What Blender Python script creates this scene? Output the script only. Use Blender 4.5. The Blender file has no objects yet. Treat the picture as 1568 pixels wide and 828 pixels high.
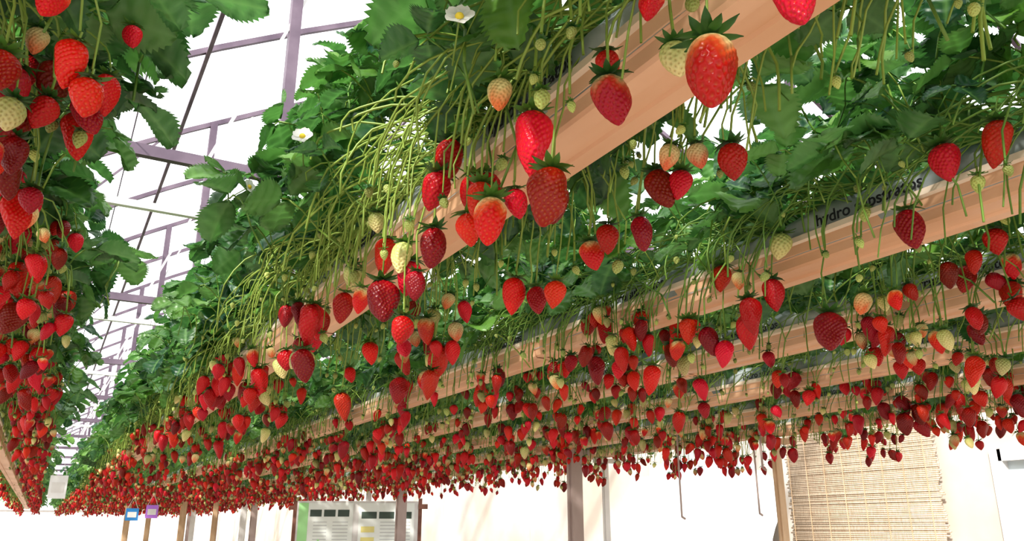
import bpy, math, random
import numpy as np
from mathutils import Vector, Matrix, Euler

random.seed(7); np.random.seed(7)
scene = bpy.context.scene
H = 0.45
CZ = 1.65
GZ = CZ + H            # gutter underside height
Y0, Y1 = -0.9, 25.0

# ------------------------------------------------------------------ helpers
def new_mat(name):
    m = bpy.data.materials.new(name); m.use_nodes = True
    nt = m.node_tree; nt.nodes.clear()
    out = nt.nodes.new('ShaderNodeOutputMaterial')
    b = nt.nodes.new('ShaderNodeBsdfPrincipled')
    nt.links.new(b.outputs[0], out.inputs[0])
    return m, nt, b, out

def noise_mat(name, c1, c2, scale=8, rough=0.6, metal=0.0, bump=0.0, stretch=(1,1,1), detail=4):
    m, nt, b, out = new_mat(name)
    tc = nt.nodes.new('ShaderNodeTexCoord'); mp = nt.nodes.new('ShaderNodeMapping')
    mp.inputs['Scale'].default_value = stretch
    nt.links.new(tc.outputs['Object'], mp.inputs[0])
    n = nt.nodes.new('ShaderNodeTexNoise'); n.inputs['Scale'].default_value = scale
    n.inputs['Detail'].default_value = detail
    nt.links.new(mp.outputs[0], n.inputs['Vector'])
    r = nt.nodes.new('ShaderNodeValToRGB')
    r.color_ramp.elements[0].position = .3; r.color_ramp.elements[1].position = .7
    r.color_ramp.elements[0].color = (*c1, 1); r.color_ramp.elements[1].color = (*c2, 1)
    nt.links.new(n.outputs['Fac'], r.inputs[0]); nt.links.new(r.outputs[0], b.inputs['Base Color'])
    b.inputs['Roughness'].default_value = rough; b.inputs['Metallic'].default_value = metal
    if bump:
        bp = nt.nodes.new('ShaderNodeBump'); bp.inputs['Strength'].default_value = bump
        bp.inputs['Distance'].default_value = .01
        nt.links.new(n.outputs['Fac'], bp.inputs['Height']); nt.links.new(bp.outputs[0], b.inputs['Normal'])
    return m

def mesh_obj(name, verts, faces, mats=(), smooth=False, parent=None, midx=None, link=True):
    me = bpy.data.meshes.new(name)
    me.from_pydata([tuple(v) for v in verts], [], [tuple(f) for f in faces])
    for m in mats: me.materials.append(m)
    if midx is not None: me.polygons.foreach_set('material_index', np.array(midx, dtype=np.int32))
    if smooth: me.polygons.foreach_set('use_smooth', np.ones(len(me.polygons), dtype=bool))
    me.update()
    o = bpy.data.objects.new(name, me)
    if link: scene.collection.objects.link(o)
    if parent: o.parent = parent
    return o

def empty(name, loc=(0,0,0)):
    e = bpy.data.objects.new(name, None); e.empty_display_size = .2; e.location = loc
    scene.collection.objects.link(e); return e

class MB:
    def __init__(s): s.v=[]; s.f=[]; s.m=[]
    def add(s, vs, fs, mi=0):
        o=len(s.v); s.v.extend([tuple(v) for v in vs]); s.f.extend([tuple(i+o for i in f) for f in fs]); s.m.extend([mi]*len(fs))
    def box(s, a, b, mi=0):
        x0,y0,z0=a; x1,y1,z1=b
        s.add([(x0,y0,z0),(x1,y0,z0),(x1,y1,z0),(x0,y1,z0),(x0,y0,z1),(x1,y0,z1),(x1,y1,z1),(x0,y1,z1)],
              [(0,3,2,1),(4,5,6,7),(0,1,5,4),(1,2,6,5),(2,3,7,6),(3,0,4,7)],mi)
    def bar(s, p, q, w, h=None, n=4, mi=0):
        h=h or w; p=Vector(p); q=Vector(q); d=(q-p).normalized()
        up=Vector((0,0,1)) if abs(d.z)<.95 else Vector((0,1,0))
        a=d.cross(up).normalized(); b=a.cross(d).normalized()
        vs=[]
        for c in (p,q):
            for k in range(n):
                t=2*math.pi*(k+.5)/n
                f=math.sqrt(2) if n==4 else 1
                vs.append(c+a*math.cos(t)*w*.5*f+b*math.sin(t)*h*.5*f)
        fs=[(k,(k+1)%n,n+(k+1)%n,n+k) for k in range(n)]
        fs+= [tuple(reversed(range(n))), tuple(range(n,2*n))]
        s.add(vs,fs,mi)
    def obj(s,name,mats,smooth=False,parent=None,link=True):
        return mesh_obj(name,s.v,s.f,mats,smooth,parent,s.m,link)

# ------------------------------------------------------------------ materials
def berry_mat():
    m, nt, b, out = new_mat('strawberry_skin')
    at = nt.nodes.new('ShaderNodeAttribute'); at.attribute_name='col'
    oi = nt.nodes.new('ShaderNodeObjectInfo')
    hs = nt.nodes.new('ShaderNodeHueSaturation')
    mr = nt.nodes.new('ShaderNodeMapRange'); mr.inputs['To Min'].default_value=.58; mr.inputs['To Max'].default_value=1.2
    nt.links.new(oi.outputs['Random'], mr.inputs['Value'])
    nt.links.new(mr.outputs[0], hs.inputs['Value'])
    mr2 = nt.nodes.new('ShaderNodeMapRange'); mr2.inputs['To Min'].default_value=.492; mr2.inputs['To Max'].default_value=.508
    ml = nt.nodes.new('ShaderNodeMath'); ml.operation='FRACT'
    mm = nt.nodes.new('ShaderNodeMath'); mm.operation='MULTIPLY'; mm.inputs[1].default_value=17.3
    nt.links.new(oi.outputs['Random'], mm.inputs[0]); nt.links.new(mm.outputs[0], ml.inputs[0])
    nt.links.new(ml.outputs[0], mr2.inputs['Value']); nt.links.new(mr2.outputs[0], hs.inputs['Hue'])
    nt.links.new(at.outputs['Color'], hs.inputs['Color'])
    nt.links.new(hs.outputs[0], b.inputs['Base Color'])
    b.inputs['Roughness'].default_value=.32
    b.inputs['Specular IOR Level'].default_value=.36
    return m
M_BERRY = berry_mat()

def leaf_mat(name, c_dark, c_light, c_tr, tr=.35, vein=True, pwr=1.8):
    m, nt, b, out = new_mat(name)
    oi = nt.nodes.new('ShaderNodeObjectInfo')
    mx = nt.nodes.new('ShaderNodeMix'); mx.data_type='RGBA'
    mx.inputs[6].default_value=(*c_dark,1); mx.inputs[7].default_value=(*c_light,1)
    tc = nt.nodes.new('ShaderNodeTexCoord')
    n = nt.nodes.new('ShaderNodeTexNoise'); n.inputs['Scale'].default_value=28
    nt.links.new(tc.outputs['Object'], n.inputs['Vector'])
    ad = nt.nodes.new('ShaderNodeMath'); ad.operation='MULTIPLY_ADD'; ad.inputs[1].default_value=.4; ad.use_clamp=True
    pw = nt.nodes.new('ShaderNodeMath'); pw.operation='POWER'; pw.inputs[1].default_value=pwr
    nt.links.new(oi.outputs['Random'], pw.inputs[0])
    nt.links.new(n.outputs['Fac'], ad.inputs[0]); nt.links.new(pw.outputs[0], ad.inputs[2])
    sb = nt.nodes.new('ShaderNodeMath'); sb.operation='SUBTRACT'; sb.inputs[1].default_value=.18; sb.use_clamp=True
    nt.links.new(ad.outputs[0], sb.inputs[0])
    nt.links.new(sb.outputs[0], mx.inputs[0])
    col = mx.outputs[2]
    if vein:
        at = nt.nodes.new('ShaderNodeAttribute'); at.attribute_name='vein'
        m2 = nt.nodes.new('ShaderNodeMix'); m2.data_type='RGBA'
        nt.links.new(at.outputs['Fac'], m2.inputs[0]); nt.links.new(col, m2.inputs[6])
        m2.inputs[7].default_value=(.18,.34,.11,1)
        col = m2.outputs[2]
        # paler greyish underside
        gm = nt.nodes.new('ShaderNodeNewGeometry')
        m5 = nt.nodes.new('ShaderNodeMix'); m5.data_type='RGBA'; m5.inputs[7].default_value=(.14,.26,.15,1)
        ml = nt.nodes.new('ShaderNodeMath'); ml.operation='MULTIPLY'; ml.inputs[1].default_value=.35
        nt.links.new(gm.outputs['Backfacing'], ml.inputs[0]); nt.links.new(ml.outputs[0], m5.inputs[0])
        nt.links.new(col, m5.inputs[6]); col=m5.outputs[2]
    nt.links.new(col, b.inputs['Base Color'])
    b.inputs['Roughness'].default_value=.40
    b.inputs['Specular IOR Level'].default_value=.55
    t = nt.nodes.new('ShaderNodeBsdfTranslucent')
    m3 = nt.nodes.new('ShaderNodeMix'); m3.data_type='RGBA'; m3.inputs[0].default_value=.5
    nt.links.new(col, m3.inputs[6]); m3.inputs[7].default_value=(*c_tr,1)
    nt.links.new(m3.outputs[2], t.inputs['Color'])
    ms = nt.nodes.new('ShaderNodeMixShader'); ms.inputs[0].default_value=tr
    nt.links.new(b.outputs[0], ms.inputs[1]); nt.links.new(t.outputs[0], ms.inputs[2])
    nt.links.new(ms.outputs[0], out.inputs[0])
    return m
M_LEAF = leaf_mat('strawberry_leaf', (.009,.058,.034), (.18,.36,.055), (.15,.46,.07), .34, True, 1.6)
M_SEPAL = leaf_mat('calyx_green', (.02,.09,.02), (.10,.24,.04), (.2,.4,.05), .2, False)
M_STEM = leaf_mat('stem_green', (.10,.23,.035), (.32,.43,.09), (.2,.4,.06), .12, False)
M_PETAL = leaf_mat('petal_white', (.85,.85,.82), (.92,.92,.9), (.9,.9,.85), .3, False)
M_YEL = noise_mat('flower_centre', (.7,.5,.03), (.8,.65,.08), 60, .7)
M_GUT = noise_mat('gutter_tan_paint', (.62,.35,.20), (.80,.52,.35), 3, .42, 0, .0, (3,.6,3))
M_LIP = noise_mat('gutter_lip_cream', (.74,.58,.44), (.84,.72,.60), 6, .45, 0, 0, (2,.5,2))
M_BAG = noise_mat('grow_bag_plastic', (.20,.24,.26), (.50,.53,.52), 12, .35, 0, .4)
M_INK = noise_mat('black_print', (.01,.01,.015), (.02,.02,.03), 5, .6)
M_STEEL = noise_mat('greenhouse_steel', (.10,.07,.10), (.20,.15,.19), 5, .5, .2)
M_WHITE = noise_mat('white_paint', (.66,.64,.62), (.80,.79,.77), 5, .5)
M_WIRE = noise_mat('dark_cable', (.03,.03,.04), (.06,.05,.06), 5, .6)
M_POST = noise_mat('post_grey', (.30,.22,.20), (.48,.39,.36), 4, .55, 0, 0, (1,1,.3))
M_WOOD = noise_mat('pale_wood', (.52,.36,.22), (.68,.50,.34), 6, .7, 0, .2, (6,6,1))

# ------------------------------------------------------------------ berry assets
def prof(t, p, sh):
    t=np.asarray(t,dtype=float)
    a=np.sqrt(np.clip(1-(1-np.clip(t/sh,0,1))**2,0,1))
    b=np.cos(np.clip((t-sh)/(1-sh),0,1)*math.pi/2)**p
    return np.where(t<sh,a,b)

def make_berry(name, L, R, p, sh, kind, seed, wob=.08):
    rs=np.random.RandomState(seed)
    nl, nt_=96, 68
    u=np.linspace(0,1,nt_); t=(1-np.cos(u*math.pi))/2; t=.5*t+.5*u
    th=np.linspace(0,2*math.pi,nl,endpoint=False)
    T,TH=np.meshgrid(t,th,indexing='ij')
    ph=rs.rand(4)*6.28
    def surf(T,TH):
        r=R*prof(T,p,sh)
        w=1+wob*np.sin(2*TH+ph[0]+2*T)*np.sin(math.pi*T)+wob*.6*np.sin(3*TH+ph[1]-3*T)*np.sin(math.pi*T)+wob*.6*np.sin(9*T+ph[2])*np.sin(TH+ph[1])
        r=r*w
        bend=.10*L*T**2
        x=r*np.cos(TH)+bend*math.cos(ph[2]); y=r*np.sin(TH)*.93+bend*math.sin(ph[2])
        z=-T*L
        return np.stack([x,y,z],-1)
    P=surf(T,TH)
    tt=np.linspace(0.03,.99,400); wgt=prof(tt,p,sh)+.08; cdf=np.cumsum(wgt); cdf/=cdf[-1]
    N=int(260*(L/.055)*(R/.02)*.85)
    k=np.arange(N); ts=np.interp((k+.5)/N,cdf,tt); S=surf(ts,k*2.399963+rs.normal(0,.05,N))
    V=P.reshape(-1,3)
    d2=((V[:,None,:]-S[None,:,:])**2).sum(-1).min(1)
    d=np.sqrt(d2)
    C=np.stack([V[:,0]*0+V[:,2]*0,V[:,1]*0,V[:,2]*.75-.1*L],-1)
    nrm=V-C; nrm/=np.linalg.norm(nrm,axis=1)[:,None]+1e-9
    dis=-.0019*np.exp(-(d/.0016)**2)+.0007*np.exp(-(d/.0007)**2)
    V=V+nrm*dis[:,None]
    tv=T.reshape(-1)
    red=np.array([.57,.004,.010]); dred=np.array([.25,.001,.004]); pale=np.array([.74,.62,.30]); orange=np.array([.75,.12,.03]); green=np.array([.42,.50,.15])
    nz=.06*np.sin(3*TH.reshape(-1)+ph[3])+.05*np.sin(5*TH.reshape(-1)+9*tv)
    if kind=='ripe':   q=np.clip((tv+nz)/.10+.5,0,1); base=orange*(1-q)[:,None]+red*q[:,None]; q=np.clip((tv-.5),0,1)*.6; base=base*(1-q)[:,None]+dred*q[:,None]
    elif kind=='dark': q=np.clip((tv+nz)/.5+.3,0,1); base=red*(1-q)[:,None]+dred*q[:,None]
    elif kind=='half':
        q=np.clip((tv+nz-.08)/.22,0,1); q2=np.clip((tv+nz-.25)/.25,0,1)
        base=pale*(1-q)[:,None]+orange*q[:,None]; base=base*(1-q2)[:,None]+red*q2[:,None]
    elif kind=='blush':
        q=np.clip((tv+nz-.35)/.5,0,1)*.85; base=pale*(1-q)[:,None]+orange*q[:,None]
    elif kind=='pale': q=np.clip(tv+nz,0,1); base=green*(1-q)[:,None]+pale*q[:,None]
    else: q=np.clip(tv,0,1); base=green*.8*(1-q)[:,None]+green*q[:,None]
    redk=kind in('ripe','dark','half')
    sd=np.exp(-(d/.0008)**2)*(.45 if redk else .7)
    seedc=np.array([.60,.22,.04]) if redk else np.array([.30,.16,.04])
    base=base*(1-sd)[:,None]+seedc*sd[:,None]
    faces=[]
    for i in range(nt_-1):
        for j in range(nl):
            j2=(j+1)%nl
            faces.append((i*nl+j,i*nl+j2,(i+1)*nl+j2,(i+1)*nl+j))
    mb=MB(); mb.add(V,[tuple(reversed(f)) for f in faces],0)
    nB=len(mb.v)
    ns=11
    for s in range(ns):
        a=2*math.pi*s/ns+rs.uniform(-.15,.15); sl=R*rs.uniform(.85,1.3); w=R*.22
        lift=rs.uniform(-.35,.9)
        ca,sa=math.cos(a),math.sin(a); row=[]
        for i in range(5):
            f=i/4; rr=.002+sl*f; zz=.0015+lift*R*.55*f*f-(.10*R*math.sin(f*3.1)) + .25*R*f*(1-f)
            ww=w*math.sin(math.pi*min(1,.18+.82*f))**.8*(1 if f<1 else 0.05)
            if lift<0: zz=.0025-.35*R*f*f
            for q in (-1,0,1):
                row.append((ca*rr-sa*ww*q, sa*rr+ca*ww*q, zz+abs(q)*.0008))
        fs=[]
        for i in range(4):
            for q in range(2):
                b0=i*3+q; fs.append((b0,b0+3,b0+4,b0+1))
        mb.add(row,fs,1)
    mb.bar((0,0,-.001),(0,0,.012),.0030,n=6,mi=2)
    o=mb.obj(name,[M_BERRY,M_SEPAL,M_STEM],True,None,False)
    col=np.ones((len(mb.v),4),dtype=np.float32); col[:nB,:3]=base
    ca=o.data.attributes.new('col','FLOAT_COLOR','POINT'); ca.data.foreach_set('color',col.reshape(-1))
    return o

def coll(name, objs):
    c=bpy.data.collections.new(name)
    for o in objs: c.objects.link(o)
    return c
KL=[.060,.048,.068,.054,.042,.062,.050,.042,.036,.026,.046]
berries=[
 make_berry('fruit_00',.060,.0185,.70,.30,'ripe',1),
 make_berry('fruit_01',.048,.0180,.80,.32,'ripe',2,.06),
 make_berry('fruit_02',.068,.0185,.70,.25,'ripe',3,.13),
 make_berry('fruit_03',.054,.0172,.62,.35,'dark',4),
 make_berry('fruit_04',.042,.0168,.75,.34,'ripe',5,.05),
 make_berry('fruit_05',.062,.0200,.58,.30,'dark',6,.14),
 make_berry('fruit_06',.050,.0175,.70,.30,'half',7),
 make_berry('fruit_07',.042,.0160,.75,.33,'blush',8,.05),
 make_berry('fruit_08',.036,.0140,.75,.33,'pale',9,.05),
 make_berry('fruit_09',.026,.0100,.75,.35,'green',10,.03),
 make_berry('fruit_10',.046,.0160,.65,.28,'pale',11,.08)]
C_BERRY=coll('strawberry_fruit_kinds',berries)

# ------------------------------------------------------------------ leaf assets
def make_leaf(name, seed):
    rs=np.random.RandomState(seed)
    nu,nv=25,11
    V=[];F=[];vein=[]
    def leaflet(L,W,yaw,pitch,roll,off):
        base=len(V)
        R_=Matrix.Rotation(yaw,3,'Z')@Matrix.Rotation(pitch,3,'Y')@Matrix.Rotation(roll,3,'X')
        fold=rs.uniform(.1,.5); curl=rs.uniform(-.1,.6); ph=rs.rand()*6
        for i in range(nu):
            u=i/(nu-1)
            w=W*.5*(math.sin(math.pi*(u**.82)*.97+.03))**.55 if 0<u<1 else W*.04
            for j in range(nv):
                v=(j/(nv-1)*2-1)
                ww=w
                if abs(v)>.99: ww=w*(1.09 if i%2 else .89)
                x=off+L*u + (.006*(1 if i%2 else -1)*.35 if abs(v)>.99 else 0)
                x+= L*.10*abs(v)*(1-u)
                y=v*ww
                z=abs(y)*fold - curl*L*(u-.2)**2*.6
                z+= .0024*math.sin((u*nu*.55+abs(v)*2.2)*2.0)*abs(v)**.5*(1-abs(v)**4)
                z+= .005*math.sin(v*4+ph+u*5)*abs(v)
                p=R_@Vector((x,y,z)); V.append(p)
                vf=.7*math.exp(-(v/.09)**2)
                s=math.sin((u*9+abs(v)*-2.8)*math.pi*.7)
                vf=max(vf,.35*max(0,s)**10)
                vein.append(vf)
        for i in range(nu-1):
            for j in range(nv-1):
                a=base+i*nv+j; F.append((a,a+nv,a+nv+1,a+1))
    L=.078*rs.uniform(.9,1.15)
    leaflet(L,L*.92,rs.uniform(-.1,.1),rs.uniform(-.1,.3),rs.uniform(-.2,.2),.010)
    for s in (-1,1):
        leaflet(L*.9,L*.84,s*rs.uniform(1.35,1.9),rs.uniform(-.15,.35),s*rs.uniform(-.5,.1),.006)
    mb=MB(); mb.add(V,F,0)
    pts=[Vector((0,0,0)),Vector((-.015,0,-.025)),Vector((-.028,rs.uniform(-.01,.01),-.06)),Vector((-.034,rs.uniform(-.02,.02),-.11)),Vector((-.03,0,-.16))]
    for a,b in zip(pts[:-1],pts[1:]): mb.bar(a,b,.0034,n=5,mi=1)
    mb.bar((0,0,0),(.012,0,.001),.003,n=5,mi=1)
    o=mb.obj(name,[M_LEAF,M_STEM],True,None,False)
    va=np.zeros(len(mb.v),dtype=np.float32); va[:len(vein)]=vein
    at=o.data.attributes.new('vein','FLOAT','POINT'); at.data.foreach_set('value',va)
    return o
C_LEAF=coll('strawberry_leaf_kinds',[make_leaf('leaf_%02d'%i,20+i) for i in range(7)])

def make_flower(name,seed):
    rs=np.random.RandomState(seed); mb=MB()
    for s in range(5):
        a=2*math.pi*s/5; ca,sa=math.cos(a),math.sin(a); row=[]; n=6
        for i in range(n):
            f=i/(n-1); rr=.003+.013*f; ww=.0085*math.sin(math.pi*min(.97,.15+.8*f))**.6
            for q in (-1,-.5,0,.5,1):
                row.append((ca*rr-sa*ww*q,sa*rr+ca*ww*q,.003*f+.002*q*q))
        fs=[(i*5+q,(i+1)*5+q,(i+1)*5+q+1,i*5+q+1) for i in range(n-1) for q in range(4)]
        mb.add(row,fs,0)
    vs=[];nr=5;nn=10
    for i in range(nr):
        t=i/(nr-1)*math.pi/2
        for k in range(nn): vs.append((.0048*math.cos(t)*math.cos(k*.6283),.0048*math.cos(t)*math.sin(k*.6283),.001+.0045*math.sin(t)))
    mb.add(vs,[(i*nn+k,i*nn+(k+1)%nn,(i+1)*nn+(k+1)%nn,(i+1)*nn+k) for i in range(nr-1) for k in range(nn)],1)
    for s in range(8):
        a=2*math.pi*s/8+.3; ca,sa=math.cos(a),math.sin(a)
        mb.add([(ca*.002-sa*.003,sa*.002+ca*.003,-.001),(ca*.002+sa*.003,sa*.002-ca*.003,-.001),(ca*.015,sa*.015,-.002)],[(0,1,2)],2)
    mb.bar((0,0,0),(-.01,0,-.06),.0022,n=5,mi=3)
    return mb.obj(name,[M_PETAL,M_YEL,M_SEPAL,M_STEM],True,None,False)
C_FLOWER=coll('strawberry_flower_kinds',[make_flower('flower_0',1),make_flower('flower_1',2)])

# ------------------------------------------------------------------ GN instancer
def instancer_group(name, collection):
    ng=bpy.data.node_groups.new(name,'GeometryNodeTree')
    ng.interface.new_socket('Geometry',in_out='INPUT',socket_type='NodeSocketGeometry')
    ng.interface.new_socket('Geometry',in_out='OUTPUT',socket_type='NodeSocketGeometry')
    N=ng.nodes; Lk=ng.links
    gi=N.new('NodeGroupInput'); go=N.new('NodeGroupOutput')
    ci=N.new('GeometryNodeCollectionInfo'); ci.inputs['Collection'].default_value=collection
    ci.inputs['Separate Children'].default_value=True; ci.inputs['Reset Children'].default_value=True
    ip=N.new('GeometryNodeInstanceOnPoints'); ip.inputs['Pick Instance'].default_value=True
    def na(nm,ty):
        a=N.new('GeometryNodeInputNamedAttribute'); a.data_type=ty; a.inputs['Name'].default_value=nm
        return [s for s in a.outputs if s.enabled and s.name=='Attribute'][0]
    e=N.new('FunctionNodeEulerToRotation')
    Lk.new(gi.outputs[0],ip.inputs['Points']); Lk.new(ci.outputs[0],ip.inputs['Instance'])
    Lk.new(na('idx','INT'),ip.inputs['Instance Index'])
    Lk.new(na('rot','FLOAT_VECTOR'),e.inputs[0]); Lk.new(e.outputs[0],ip.inputs['Rotation'])
    Lk.new(na('scl','FLOAT'),ip.inputs['Scale'])
    Lk.new(ip.outputs[0],go.inputs[0])
    return ng
G_BERRY=instancer_group('scatter_fruit',C_BERRY)
G_LEAF=instancer_group('scatter_leaves',C_LEAF)
G_FLOWER=instancer_group('scatter_flowers',C_FLOWER)

def scatter(name, pos, rot, scl, idx, group, parent):
    me=bpy.data.meshes.new(name); n=len(pos)
    me.vertices.add(n); me.vertices.foreach_set('co',np.array(pos,dtype=np.float32).reshape(-1))
    a=me.attributes.new('rot','FLOAT_VECTOR','POINT'); a.data.foreach_set('vector',np.array(rot,dtype=np.float32).reshape(-1))
    a=me.attributes.new('scl','FLOAT','POINT'); a.data.foreach_set('value',np.array(scl,dtype=np.float32))
    a=me.attributes.new('idx','INT','POINT'); a.data.foreach_set('value',np.array(idx,dtype=np.int32))
    o=bpy.data.objects.new(name,me); scene.collection.objects.link(o); o.parent=parent
    md=o.modifiers.new('scatter','NODES'); md.node_group=group
    return o

# ------------------------------------------------------------------ tubes
def tubes(name, curves, radii, mat, parent, nside=4):
    C=np.array(curves); n,k,_=C.shape
    T=np.gradient(C,axis=1); T/=np.linalg.norm(T,axis=2,keepdims=True)+1e-9
    ref=np.array([.31,.9,.29]); A=np.cross(T,ref); A/=np.linalg.norm(A,axis=2,keepdims=True)+1e-9
    B=np.cross(T,A)
    ang=np.arange(nside)*2*math.pi/nside
    R=np.array(radii)[:,None,None,None]
    V=C[:,:,None,:]+R*(A[:,:,None,:]*np.cos(ang)[None,None,:,None]+B[:,:,None,:]*np.sin(ang)[None,None,:,None])
    V=V.reshape(-1,3)
    i=np.arange(n)[:,None,None]; j=np.arange(k-1)[None,:,None]; s=np.arange(nside)[None,None,:]
    b=(i*k+j)*nside; s2=(s+1)%nside
    Fc=np.stack([b+s,b+s2,b+nside+s2,b+nside+s],-1).reshape(-1,4)
    me=bpy.data.meshes.new(name)
    me.vertices.add(len(V)); me.vertices.foreach_set('co',V.astype(np.float32).reshape(-1))
    me.loops.add(Fc.size); me.loops.foreach_set('vertex_index',Fc.astype(np.int32).reshape(-1))
    me.polygons.add(len(Fc)); me.polygons.foreach_set('loop_start',np.arange(0,Fc.size,4,dtype=np.int32))
    me.update(calc_edges=True)
    me.polygons.foreach_set('use_smooth',np.ones(len(Fc),dtype=bool))
    me.materials.append(mat)
    o=bpy.data.objects.new(name,me); scene.collection.objects.link(o); o.parent=parent
    return o

def bez(p0,p1,p2,p3,k=11):
    t=np.linspace(0,1,k)[:,None]
    return (1-t)**3*p0+3*(1-t)**2*t*p1+3*(1-t)*t*t*p2+t**3*p3

# ------------------------------------------------------------------ a row
HB=.100*H; HT=.120*H; GH=.115*H   # half widths / gutter height
def build_row(xc, seed, fw=.60, fh=.68, dens=100, out_r=0.0, y1=Y1, rate_r=8.2, rate_l=8.2, placed=(), skip_l=-9, skip_r=-9, run_l=34, run_r=34, lowcut=0.3, bs=1.0, near_run=0):
    rnd=random.Random(seed)
    root=empty('strawberry_row',(0,0,0))
    outer=[(-HT-.006,GH),(-HT-.006,GH-.010),(-HT,GH-.013),(-HT+.003,GH*.45),(-HB-.002,GH*.36),(-HB+.001,.004),(-HB+.005,0),
           (-HB*.35,0),(-HB*.28,.004),(HB*.28,.004),(HB*.35,0),
           (HB-.005,0),(HB-.001,.004),(HB+.002,GH*.36),(HT-.003,GH*.45),(HT,GH-.013),(HT+.006,GH-.010),(HT+.006,GH)]
    inner=[(HT-.002,GH),(HT-.005,GH*.45),(HB-.004,.006),(-HB+.004,.006),(-HT+.005,GH*.45),(-HT+.002,GH)]
    pr=outer+inner; n=len(pr)
    ys=[Y0]+[y for y in np.arange(1.9,y1,3.0)]+[y1]
    mb=MB()
    for a,b in zip(ys[:-1],ys[1:]):
        vs=[(xc+x,a+.002,GZ+z) for x,z in pr]+[(xc+x,b-.001,GZ+z) for x,z in pr]
        for i in range(n):
            j=(i+1)%n
            mi=1 if i in (0,1,n-1,16,15) else 0
            mb.add([vs[i],vs[j],vs[n+j],vs[n+i]],[(0,1,2,3)],mi)
        if b<y1:
            k=1.03
            vs=[(xc+x*k,b-.03,GZ+z*1.0-.002) for x,z in outer[1:17]]+[(xc+x*k,b+.03,GZ+z-.002) for x,z in outer[1:17]]
            m=16
            mb.add(vs,[(i,i+1,m+i+1,m+i) for i in range(m-1)],0)
    mb.obj('gutter',[M_GUT,M_LIP],False,root)
    bag=[(-HT+.004,GH*.4),(-HT-.001,GH+.006),(-HT-.002,GH+.024),(-HT*.75,GH+.044),(0,GH+.050),(HT*.75,GH+.044),(HT+.002,GH+.024),(HT+.001,GH+.006),(HT-.004,GH*.4)]
    nn=len(bag); vs=[];fs=[]
    yy=np.arange(Y0,min(y1,16),.045)
    for q,y in enumerate(yy):
        for x,z in bag:
            w=1+.06*math.sin(y*21+z*90)+.04*math.sin(y*47+x*60)
            sc=1-.35*max(0,(math.cos(y*2*math.pi/1.0))**40)
            vs.append((xc+x*(1 if z<GH else w*sc),y,GZ+GH+(z-GH)*(w if z>GH else 1)))
    for q in range(len(yy)-1):
        for i in range(nn-1):
            a=q*nn+i; fs.append((a,a+1,a+nn+1,a+nn))
    mesh_obj('grow_bag',vs,fs,[M_BAG],True,root)
    for y in np.arange(.55+rnd.random()*.3,7.5,.62):
        cu=bpy.data.curves.new('bag_print','FONT'); cu.body=rnd.choice(['hydro substratos','frutas substratos','hidro frutas']); cu.size=.030
        cu.offset=.0003; cu.extrude=.0004
        cu.materials.append(M_INK)
        o=bpy.data.objects.new('bag_print',cu); scene.collection.objects.link(o); o.parent=root
        o.matrix_local=Matrix(((0,0,-1,xc-HT-.008),(-1,0,0,y+.22),(0,1,0,GZ+GH+.003),(0,0,0,1)))
    # ---------- fruit trusses + stems
    pos=[];rot=[];scl=[];idx=[];near=[];rn=[];far=[];rf=[]
    occ={}
    def free(p,r):
        key=(int(p[1]/.06),)
        for k in (key[0]-1,key[0],key[0]+1):
            for q,qr in occ.get(k,()):
                dx=p[0]-q[0];dy=p[1]-q[1];dz=(p[2]-q[2])*.62
                if dx*dx+dy*dy+dz*dz<(r+qr)**2: return False
        return True
    wts=[14,14,13,12,13,10,10,9,6,6,6]
    zl=GZ+GH
    def stem(p0,side,pe,lift,thin=1):
        out=abs(pe[0]-xc)
        y0=p0[1]
        yy=pe[1]
        p1=np.array([xc+side*max(HT*.6,out*.55),y0+(yy-y0)*.3,zl+lift])
        p2=np.array([pe[0]+side*.012,y0+(yy-y0)*.92,max(zl+lift*.5,pe[2]+.05)])
        c=bez(np.array(p0),p1,p2,np.array(pe))
        j=np.array([rnd.gauss(0,.0022) for _ in range(33)]).reshape(11,3); j[0]=0;j[-1]=0
        c=c+j
        c[:,2]=np.maximum(c[:,2],np.where(np.abs(c[:,0]-xc)<HT,zl+.004,-9))
        r=rnd.uniform(.0010,.0017)*thin
        if pe[1]<7: near.append(c); rn.append(r)
        elif rnd.random()<.5: far.append(c[::2]); rf.append(r*1.2)
    for (px,py,pz,i,ln) in placed:
        s=ln/KL[i]; pe=(px,py,CZ+pz); side=-1 if px<xc else 1
        pos.append(pe); rot.append((rnd.gauss(0,.12),rnd.gauss(0,.12),rnd.uniform(0,6.28))); scl.append(s); idx.append(i)
        occ.setdefault(int(py/.06),[]).append(((px,py,pe[2]-.028*s),.0148*s))
        stem((xc+side*rnd.uniform(0,.03),py-rnd.uniform(.02,.2),zl+.03),side,(pe[0],pe[1],pe[2]+.010),rnd.uniform(.03,.09),1.15)
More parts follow.
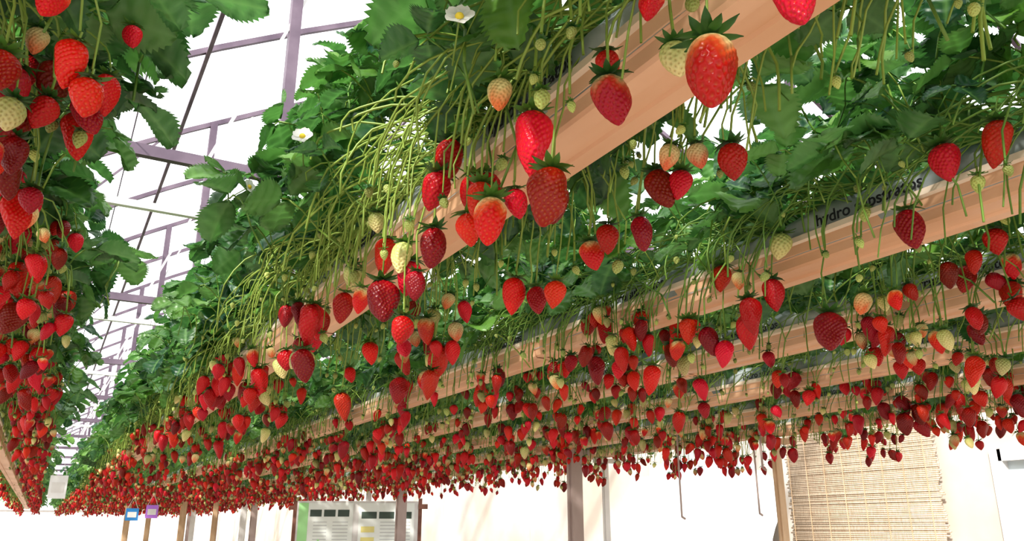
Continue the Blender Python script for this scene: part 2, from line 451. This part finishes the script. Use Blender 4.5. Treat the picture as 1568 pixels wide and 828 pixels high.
    for side in (-1,1):
        y=Y0; orr=out_r if side>0 else 0
        rate=rate_r if side>0 else rate_l
        sk=skip_r if side>0 else skip_l
        while y<y1:
            y+=rnd.expovariate(rate)
            base_x=xc+side*(HT+rnd.uniform(.02,.085)+orr*rnd.uniform(.35,1)); k=rnd.choice([1,2,2,3,3,4,5,6])
            zc=rnd.uniform(-.10,.015)+orr*.3
            y0=y-rnd.uniform(-.05,.22)
            p0=[xc+side*rnd.uniform(0,.03),y0,zl+.03]
            if rnd.random()<.10 or y<sk: continue
            for _ in range(k):
                for tr in range(6):
                    i=rnd.choices(range(11),wts)[0]; s=rnd.uniform(.66,1.12)*(1.05 if i<6 else 1)*bs
                    pe=(base_x+rnd.uniform(-.035,.035)*(1 if tr<3 else 1.5), y+rnd.uniform(-.05,.05), GZ+zc+rnd.uniform(-.065,.06))
                    if abs(pe[0]-xc)<HT+.018: continue
                    r=.0148*s*(.6 if i==9 else 1)
                    c=(pe[0],pe[1],pe[2]-.028*s)
                    if free(c,r): break
                else: continue
                occ.setdefault(int(c[1]/.06),[]).append((c,r))
                pos.append(pe); rot.append((rnd.gauss(0,.18),rnd.gauss(0,.18),rnd.uniform(0,6.28))); scl.append(s); idx.append(i)
                stem((p0[0],p0[1]+rnd.uniform(-.02,.02),p0[2]),side,(pe[0],pe[1],pe[2]+.010),rnd.uniform(.02,.10))
        rr_=run_l if side<0 else run_r
        m=int((y1-Y0)*rr_); m2=near_run if side<0 else 0
        for q_ in range(m+m2):
            if q_<m: y=rnd.uniform(Y0,y1) if rnd.random()<.5 else rnd.uniform(Y0,7)
            else: y=rnd.uniform(.35,1.9)
            wide=.05 if q_>=m else 0
            pe=(xc+side*(HT+rnd.uniform(.01,.14+wide)),y,zl+rnd.uniform(-.12,.05))
            stem((xc+side*rnd.uniform(0,.03),y-rnd.uniform(-.04,.34),zl+.03),side,pe,rnd.uniform(.03,.17),1.15)
            if rnd.random()<(.3 if q_<m else .12):
                pos.append((pe[0],pe[1],pe[2]-.009)); rot.append((rnd.gauss(0,.3),rnd.gauss(0,.3),rnd.uniform(0,6.28))); scl.append(rnd.uniform(.35,.75)); idx.append(9)
    scatter('fruit',pos,rot,scl,idx,G_BERRY,root)
    tubes('fruit_stems',near,rn,M_STEM,root,5)
    if far: tubes('fruit_stems_far',far,rf,M_STEM,root,3)
    # ---------- foliage
    lp=[];lr=[];ls=[];li=[]
    def leaf_at(px,py,pz,fdir,up,s):
        f=Vector(fdir).normalized(); u=Vector(up); u=(u-f*u.dot(f)).normalized(); r=u.cross(f)
        m=Matrix((f,r,u)).transposed()
        lp.append((px,py,pz)); lr.append(tuple(m.to_euler())); ls.append(s); li.append(rnd.randrange(7))
    nleaf=int((y1-Y0)*dens)
    W=fw*H; HH=fh*H
    for _ in range(nleaf):
        y=rnd.uniform(Y0,y1) if rnd.random()<.85 else rnd.uniform(Y0,5)
        lump=.86+.16*math.sin(y*7.3+seed)+.10*math.sin(y*17+seed*2)
        th=rnd.uniform(-.04,math.pi+.04); rr=rnd.uniform(.15,1)**.5*lump
        if rnd.random()<.06: rr*=1.22
        cx=math.cos(th); cx=math.copysign(abs(cx)**.75,cx)
        px=xc+W*rr*cx; pz=zl+.045+HH*rr*max(0,math.sin(th))
        if abs(px-xc)<HT and pz<zl+.08: pz+=.06
        if px<xc-HT*.5 and pz<zl+.13 and px>xc-.20 and y<2.2 and rnd.random()<lowcut: continue
        pz-= .02*abs(math.cos(th))**6
        ox=math.cos(th)
        fx=ox+rnd.gauss(0,.45); fy=rnd.gauss(0,.75)
        droop=rnd.uniform(-.95,.35)-.35*abs(ox)
        leaf_at(px,y,pz,(fx,fy,droop),(ox*.6+rnd.gauss(0,.35),rnd.gauss(0,.4),1),rnd.uniform(.55,1.15))
    scatter('foliage',lp,lr,ls,li,G_LEAF,root)
    fp=[];fr=[];fs_=[];fi=[]
    for _ in range(int((y1-Y0)*3)):
        y=rnd.uniform(Y0,y1); th=rnd.uniform(0,math.pi)
        fp.append((xc+W*1.0*math.cos(th),y,zl+.06+HH*.97*math.sin(th)))
        fr.append((rnd.gauss(0,.7),math.cos(th)*.9+rnd.gauss(0,.4),rnd.uniform(0,6.28))); fs_.append(rnd.uniform(.7,1.1)); fi.append(rnd.randrange(2))
    if placed and xc<.6:
        for q in ((.30,.64,.50+CZ),(.26,1.10,.56+CZ)):
            fp.append(q); fr.append((1.2,0,-.5)); fs_.append(1.0); fi.append(0)
    scatter('flowers',fp,fr,fs_,fi,G_FLOWER,root)
    mb=MB()
    for y in np.arange(3.75,y1,2.5):
        for sx in (-1,1):
            mb.bar((xc+sx*(HT+.004),y,GZ+GH-.01),(xc+sx*.01,y,3.15),.003,n=5)
    mb.obj('suspension_cables',[M_WIRE],False,root)
    return root
# large foreground fruit of the two nearest gutters: (x, y, height above eye level, kind, length)
R1=[(.417,.412,.378,6,.068),(.44,.477,.419,8,.037),(.417,.547,.416,6,.054),(.43,.565,.459,4,.034),(.417,.691,.447,2,.078),
(.39,.719,.495,7,.042),(.397,.638,.442,9,.024),(.417,.905,.505,0,.066),(.40,.907,.454,1,.056),(.43,.826,.429,3,.060),(.40,.756,.361,6,.062),
(.417,.652,.360,5,.066),(.43,.754,.379,4,.038),(.417,.852,.379,1,.046),(.417,.956,.394,3,.061),(.417,1.069,.408,10,.052),(.43,1.17,.45,0,.064),
(.43,1.072,.382,1,.054),(.40,1.107,.356,5,.070),(.417,1.31,.443,8,.047),(.417,1.337,.398,3,.058),(.40,1.198,.369,6,.044),(.417,1.056,.291,4,.043),
(.62,1.083,.388,0,.062),(.645,1.06,.37,3,.050),(.62,.961,.35,1,.044),(.62,.874,.385,6,.047),(.62,.828,.395,1,.043),(.63,.774,.390,3,.049),
(.63,.736,.441,3,.058),(.65,.708,.434,1,.042),(.65,.62,.434,1,.048),(.62,.648,.439,7,.034),(.61,.68,.45,7,.034),
(.417,.328,.385,0,.052),(.417,.472,.469,6,.034),(.66,.86,.36,9,.022),(.44,.80,.44,9,.02),(.39,1.12,.47,8,.035),(.40,1.24,.41,9,.024),
(.43,.86,.44,4,.05),(.41,.80,.40,1,.048),(.45,.70,.37,3,.05),(.42,1.02,.35,3,.045),(.66,.93,.41,8,.03)]
R2=[(1.02,.586,.509,1,.057),(1.08,.69,.46,3,.065),(1.03,.511,.515,0,.065),(1.08,.931,.50,8,.050),(1.08,1.084,.483,1,.053),(1.08,.963,.423,0,.061),
(1.05,.997,.392,2,.070),(1.09,1.041,.378,0,.068),(1.08,.853,.335,5,.072),(1.06,1.02,.45,7,.035),(1.05,.56,.46,9,.026),(1.08,.76,.49,9,.026),
(1.07,1.13,.37,3,.06),(1.05,1.16,.39,1,.05),(1.09,1.10,.34,0,.055)]
rowsX=[-.64,1.147,2.62,3.76,4.88,6.08,7.25]
for i,x in enumerate(rowsX):
    if i==0: build_row(x*H,31,.78,.78,180,.135,rate_r=26,bs=.86)
    elif i==1: build_row(x*H,36,.62,.80,150,rate_r=7,rate_l=9.5,placed=R1,skip_l=1.42,skip_r=1.15,run_l=28,lowcut=.7,near_run=110)
    elif i==2: build_row(x*H,41,.62,.68,120,rate_r=7,rate_l=9,placed=R2,skip_l=1.2,run_l=34,lowcut=.5,near_run=30)
    else: build_row(x*H,31+i*5,.62,.66,120,rate_r=8.5,rate_l=9,run_l=26,run_r=26)

# ------------------------------------------------------------------ roof frame
mb=MB()
EX,EZ=-1.5,3.15; RX,RZ=2.6,5.55; RX2=6.7
def zr(x):
    if x<=RX: f=(x-EX)/(RX-EX)
    else: f=(RX2-x)/(RX2-RX)
    return EZ+(RZ-EZ)*(f*1.0+.06*math.sin(f*math.pi))
for q,y in enumerate(np.arange(0.9,30,1.25)):
    xs=np.linspace(EX,RX2,17)
    for a,b in zip(xs[:-1],xs[1:]):
        mb.bar((a,y,zr(a)),(b,y,zr(b)),.028,.034,mi=0)
for q,yt in enumerate(np.arange(.9,30,2.5)):
    if yt>3:
        mb.bar((EX,yt,EZ),(RX2,yt,EZ),.035,.05,mi=0)
        mb.bar((EX,yt+.6,EZ-.02),(RX2,yt+.6,EZ-.02),.035,.035,mi=1)
        mb.bar((.4,yt,EZ),(1.0,yt,zr(1.0)),.014,.014,mi=1)
        mb.bar((-.6,yt,EZ),(.4,yt,zr(.4)),.014,.014,mi=0)
        for x in (.72,2.6,4.2):
            mb.bar((x,yt,EZ),(x,yt,zr(x)),.05,.05,mi=0)
    mb.bar((EX,yt,0),(EX,yt,EZ),.06,.06,mi=0)
    mb.bar((RX2,yt,0),(RX2,yt,EZ),.06,.06,mi=0)
for x in (EX,-.7,.48,1.5,RX,3.9,5.3,RX2):
    mb.bar((x,-1,zr(x)-.035),(x,30,zr(x)-.035),.024,.024,mi=0)
for x in (-.25,.1,.8):
    mb.bar((x,-1,EZ+.04),(x,30,EZ+.04),.006,.006,n=5,mi=0)
mb.obj('greenhouse_roof_frame',[M_STEEL,M_WHITE])

# ------------------------------------------------------------------ floor & walls
M_FLOOR=noise_mat('packed_floor',(.32,.26,.21),(.44,.38,.32),2.0,.8,0,.3)
mesh_obj('floor',[(-12,-6,0),(12,-6,0),(12,34,0),(-12,34,0)],[(0,1,2,3)],[M_FLOOR])
WX=5.0
def wall_material():
    m,nt,b,out=new_mat('cream_plaster')
    tc=nt.nodes.new('ShaderNodeTexCoord'); n=nt.nodes.new('ShaderNodeTexNoise'); n.inputs['Scale'].default_value=1.2; n.inputs['Detail'].default_value=6
    nt.links.new(tc.outputs['Object'],n.inputs['Vector'])
    r=nt.nodes.new('ShaderNodeValToRGB'); r.color_ramp.elements[0].position=.35; r.color_ramp.elements[1].position=.65
    r.color_ramp.elements[0].color=(.56,.48,.40,1); r.color_ramp.elements[1].color=(.68,.64,.59,1)
    nt.links.new(n.outputs['Fac'],r.inputs[0]); nt.links.new(r.outputs[0],b.inputs['Base Color']); b.inputs['Roughness'].default_value=.8
    return m
M_WALL=wall_material()
mb=MB()
wy0,wy1=2.05,2.85; wz0,wz1=1.0,2.05
mb.box((WX,-6,0),(WX+.15,wy0,2.75)); mb.box((WX,wy1,0),(WX+.15,30,2.75))
mb.box((WX,wy0,0),(WX+.15,wy1,wz0)); mb.box((WX,wy0,wz1),(WX+.15,wy1,2.75))
for y in np.arange(-6,30,2.4): mb.box((WX-.012,y,0),(WX,y+.05,2.75))
mb.box((WX-.03,-6,2.70),(WX+.18,30,2.80))
mb.obj('wall_right',[M_WALL])
mb=MB(); mb.box((-6,29.5,0),(WX,29.65,2.2)); mb.box((-6,29.45,2.15),(WX,29.7,2.25)); mb.obj('wall_back',[M_WHITE])
M_GLASS=noise_mat('frosted_glass',(.50,.58,.62),(.62,.68,.70),3,.15)
win=empty('window_1',(WX,0,0)); mb=MB()
for a,b in (((-.03,wy0-.05,wz0-.05),(.03,wy0+.02,wz1+.05)),((-.03,wy1-.02,wz0-.05),(.03,wy1+.05,wz1+.05)),((-.03,wy0,wz1-.02),(.03,wy1,wz1+.05)),((-.05,wy0,wz0-.06),(.03,wy1,wz0+.02)),((-.02,(wy0+wy1)/2-.02,wz0),(.02,(wy0+wy1)/2+.02,wz1)),((-.02,wy0,1.5),(.02,wy1,1.53))): mb.box(a,b)
mb.obj('frame',[M_WHITE],False,win)
mb=MB(); mb.box((.03,wy0,wz0),(.04,wy1,wz1)); mb.obj('pane',[M_GLASS],False,win)

M_REED=noise_mat('reed',(.48,.35,.24),(.72,.60,.46),30,.7,0,.2,(1,4,.6))
root=empty('reed_blind'); mb=MB(); rnd=random.Random(3)
z=.9
while z<2.62:
    j=rnd.uniform(-.004,.004)
    mb.bar((WX-.06+j,3.22+rnd.uniform(-.02,.02),z),(WX-.06+j,4.45+rnd.uniform(-.02,.02),z+rnd.uniform(-.002,.002)),.012,n=5); z+=.0125
mb.obj('reeds',[M_REED],True,root)
mb=MB()
for y in np.arange(3.3,4.45,.16): mb.bar((WX-.07,y,.88),(WX-.07,y,2.66),.004,n=4)
mb.bar((WX-.06,3.15,2.64),(WX-.06,4.5,2.64),.03,n=8)
mb.obj('lacing',[M_WOOD],False,root)

vs=[];fs=[];a=26;b=20
for i in range(a):
    for j in range(b):
        y=4.45+i/(a-1)*1.9; t=j/(b-1); zt=1.95+.32*math.sin(i/(a-1)*math.pi)**.7+.03*math.sin(i*1.7)
        vs.append((WX-.14-.30*t-.05*math.sin(i*1.1+t*3)-.03*math.sin(i*2.3-j*.9),y,zt*(1-t)+.5*t))
for i in range(a-1):
    for j in range(b-1): fs.append((i*b+j,i*b+j+1,(i+1)*b+j+1,(i+1)*b+j))
M_SHEET=noise_mat('white_plastic_sheet',(.70,.74,.77),(.82,.84,.86),4,.3)
mesh_obj('plastic_sheet',vs,fs,[M_SHEET],True)

# ------------------------------------------------------------------ posts
def post(x,y,w,mat,cap=True,top=GZ-.008):
    r=empty('support_post',(x,y,0)); mb=MB()
    mb.box((-w/2,-w*.35,0),(w/2,w*.35,top-.03))
    mb.box((-w/2-.012,-w*.12,0),(w/2+.012,w*.12,top-.03))
    mb.obj('upright',[mat],False,r)
    mb=MB(); mb.box((-.09,-w*.4,top-.03),(.09,w*.4,top)); mb.box((-.08,-.08,0),(.08,.08,.012)); mb.obj('saddle',[mat],False,r)
X6=7.25*H; X5=6.08*H; X4=4.88*H; X3=3.76*H
for y,w in ((3.0,.04),(4.5,.03),(8.1,.09),(9.1,.04),(11.5,.07),(14.9,.09),(18.5,.08),(22,.08)): post(X6,y,w,M_WOOD if y==3.0 else (M_POST if w>.045 else M_WHITE))
post(X5,4.08,.075,M_POST); post(X5,13.2,.07,M_WHITE); post(X5,18,.07,M_WHITE)
post(X4,12.5,.05,M_WOOD); post(X3,12.,.06,M_WOOD); post(X3,16,.06,M_WOOD); post(2.62*H,14,.06,M_WOOD)
for (x,y,z0) in ((X5,3.15,1.70),(X6,3.15,1.72),(X5,2.6,1.9)):
    mb=MB(); mb.bar((x,y,z0),(x,y,GZ-.006),.010,n=8); mb.bar((x,y,z0),(x+.02,y,z0-.01),.010,n=8); mb.obj('hanging_rod',[M_POST])

# ------------------------------------------------------------------ display board
def poster_mat(name,cols):
    m,nt,b,out=new_mat(name)
    b.inputs['Base Color'].default_value=(*cols,1); b.inputs['Roughness'].default_value=.4
    return m
bd=empty('display_board',(2.95,8.6,0)); bd.rotation_euler=(0,0,-.40)
mb=MB(); mb.box((-.62,0,1.0),(.66,.02,1.92)); mb.obj('backing',[M_WHITE],False,bd)
mb=MB(); mb.box((-.70,.02,1.83),(-.62,.05,1.87)); mb.box((.66,-.01,1.84),(.76,.04,1.89)); mb.box((-.66,.01,0),(-.62,.05,1.95)); mb.box((.66,.01,0),(.70,.05,1.95)); mb.obj('frame_posts',[noise_mat('rust_brown',(.16,.07,.05),(.3,.14,.1),8,.6)],False,bd)
cols={'green':(.42,.80,.36),'pale':(.84,.88,.84),'photo':(.06,.09,.07),'grey':(.55,.57,.56),'yellow':(.80,.72,.28)}
PM={k:poster_mat('poster_'+k,v) for k,v in cols.items()}
mb=MB(); ml=list(PM.values())
def rect(x0,z0,x1,z1,mi,yy): mb.add([(x0,yy,z0),(x1,yy,z0),(x1,yy,z1),(x0,yy,z1)],[(0,1,2,3)],mi)
rect(-.60,1.02,-.03,1.90,1,-.004); rect(-.60,1.02,-.50,1.90,0,-.006); rect(.03,1.02,.62,1.90,1,-.004)
for i in range(3): rect(-.48+i*.145,1.76,-.36+i*.145,1.83,2,-.006)
for i in range(3): rect(.06+i*.185,1.74,.22+i*.185,1.81,2,-.006)
for r in range(9):
    zz=1.70-r*.035
    rect(-.44,zz,-.30,zz+.008,3,-.006); rect(-.24,zz,-.08,zz+.008,3,-.006); rect(.26,zz,.58,zz+.008,3,-.006)
rect(.06,1.60,.20,1.66,4,-.006); rect(.06,1.48,.20,1.55,4,-.006)
for k,hg in enumerate((.05,.08,.11,.07)): rect(-.46+k*.035,1.42,-.44+k*.035,1.42+hg,0,-.007)
mb.obj('posters',ml,False,bd)

def tag(x,y,z,w,h,col,name='hanging_tag'):
    r=empty(name,(x,y,z)); r.rotation_euler=(0,0,-.2)
    m=noise_mat('tag_col',tuple(c*.85 for c in col),col,10,.5)
    mb=MB(); mb.box((-w/2,-.003,-h),(w/2,.003,0)); mb.obj('card',[m],False,r)
    mb=MB(); mb.bar((-w*.4,0,0),(0,0,h*.9),.003,n=4); mb.bar((w*.4,0,0),(0,0,h*.9),.003,n=4); mb.box((-w*.35,-.005,-h*.75),(w*.35,-.0035,-h*.3)); mb.obj('string_and_label',[M_WHITE],False,r)
tag(.10,7.6,CZ+.40,.13,.18,(.9,.9,.9),'hanging_sign')
tag(.62,7.0,CZ+.14,.09,.09,(.03,.25,.6)); tag(.78,7.2,CZ+.17,.09,.10,(.5,.2,.75))

# ------------------------------------------------------------------ light
w=bpy.data.worlds.new('World'); scene.world=w; w.use_nodes=True
nt=w.node_tree; bg=nt.nodes['Background']
bg.inputs[0].default_value=(.96,.98,1.0,1); bg.inputs[1].default_value=1.75
sun=bpy.data.lights.new('sun','SUN'); sun.energy=4.8; sun.angle=math.radians(4); sun.color=(1,.96,.90)
so=bpy.data.objects.new('sun',sun); scene.collection.objects.link(so)
d=Vector((.62,.45,-.52)).normalized(); so.rotation_euler=d.to_track_quat('-Z','Y').to_euler()
so.location=(0,0,8)

# ------------------------------------------------------------------ camera
cam=bpy.data.cameras.new('camera'); co=bpy.data.objects.new('camera',cam); scene.collection.objects.link(co)
cam.sensor_width=36; cam.lens=36*1500/1920; cam.clip_start=.02; cam.clip_end=200
yaw=math.radians(29.5); p=math.radians(17.8)
co.location=(0,0,CZ); co.rotation_euler=(math.pi/2+p,0,-yaw)
scene.camera=co
scene.view_settings.view_transform='Standard'
try: scene.view_settings.look='Medium High Contrast'
except Exception as e: print('look',e)
scene.view_settings.exposure=0.06
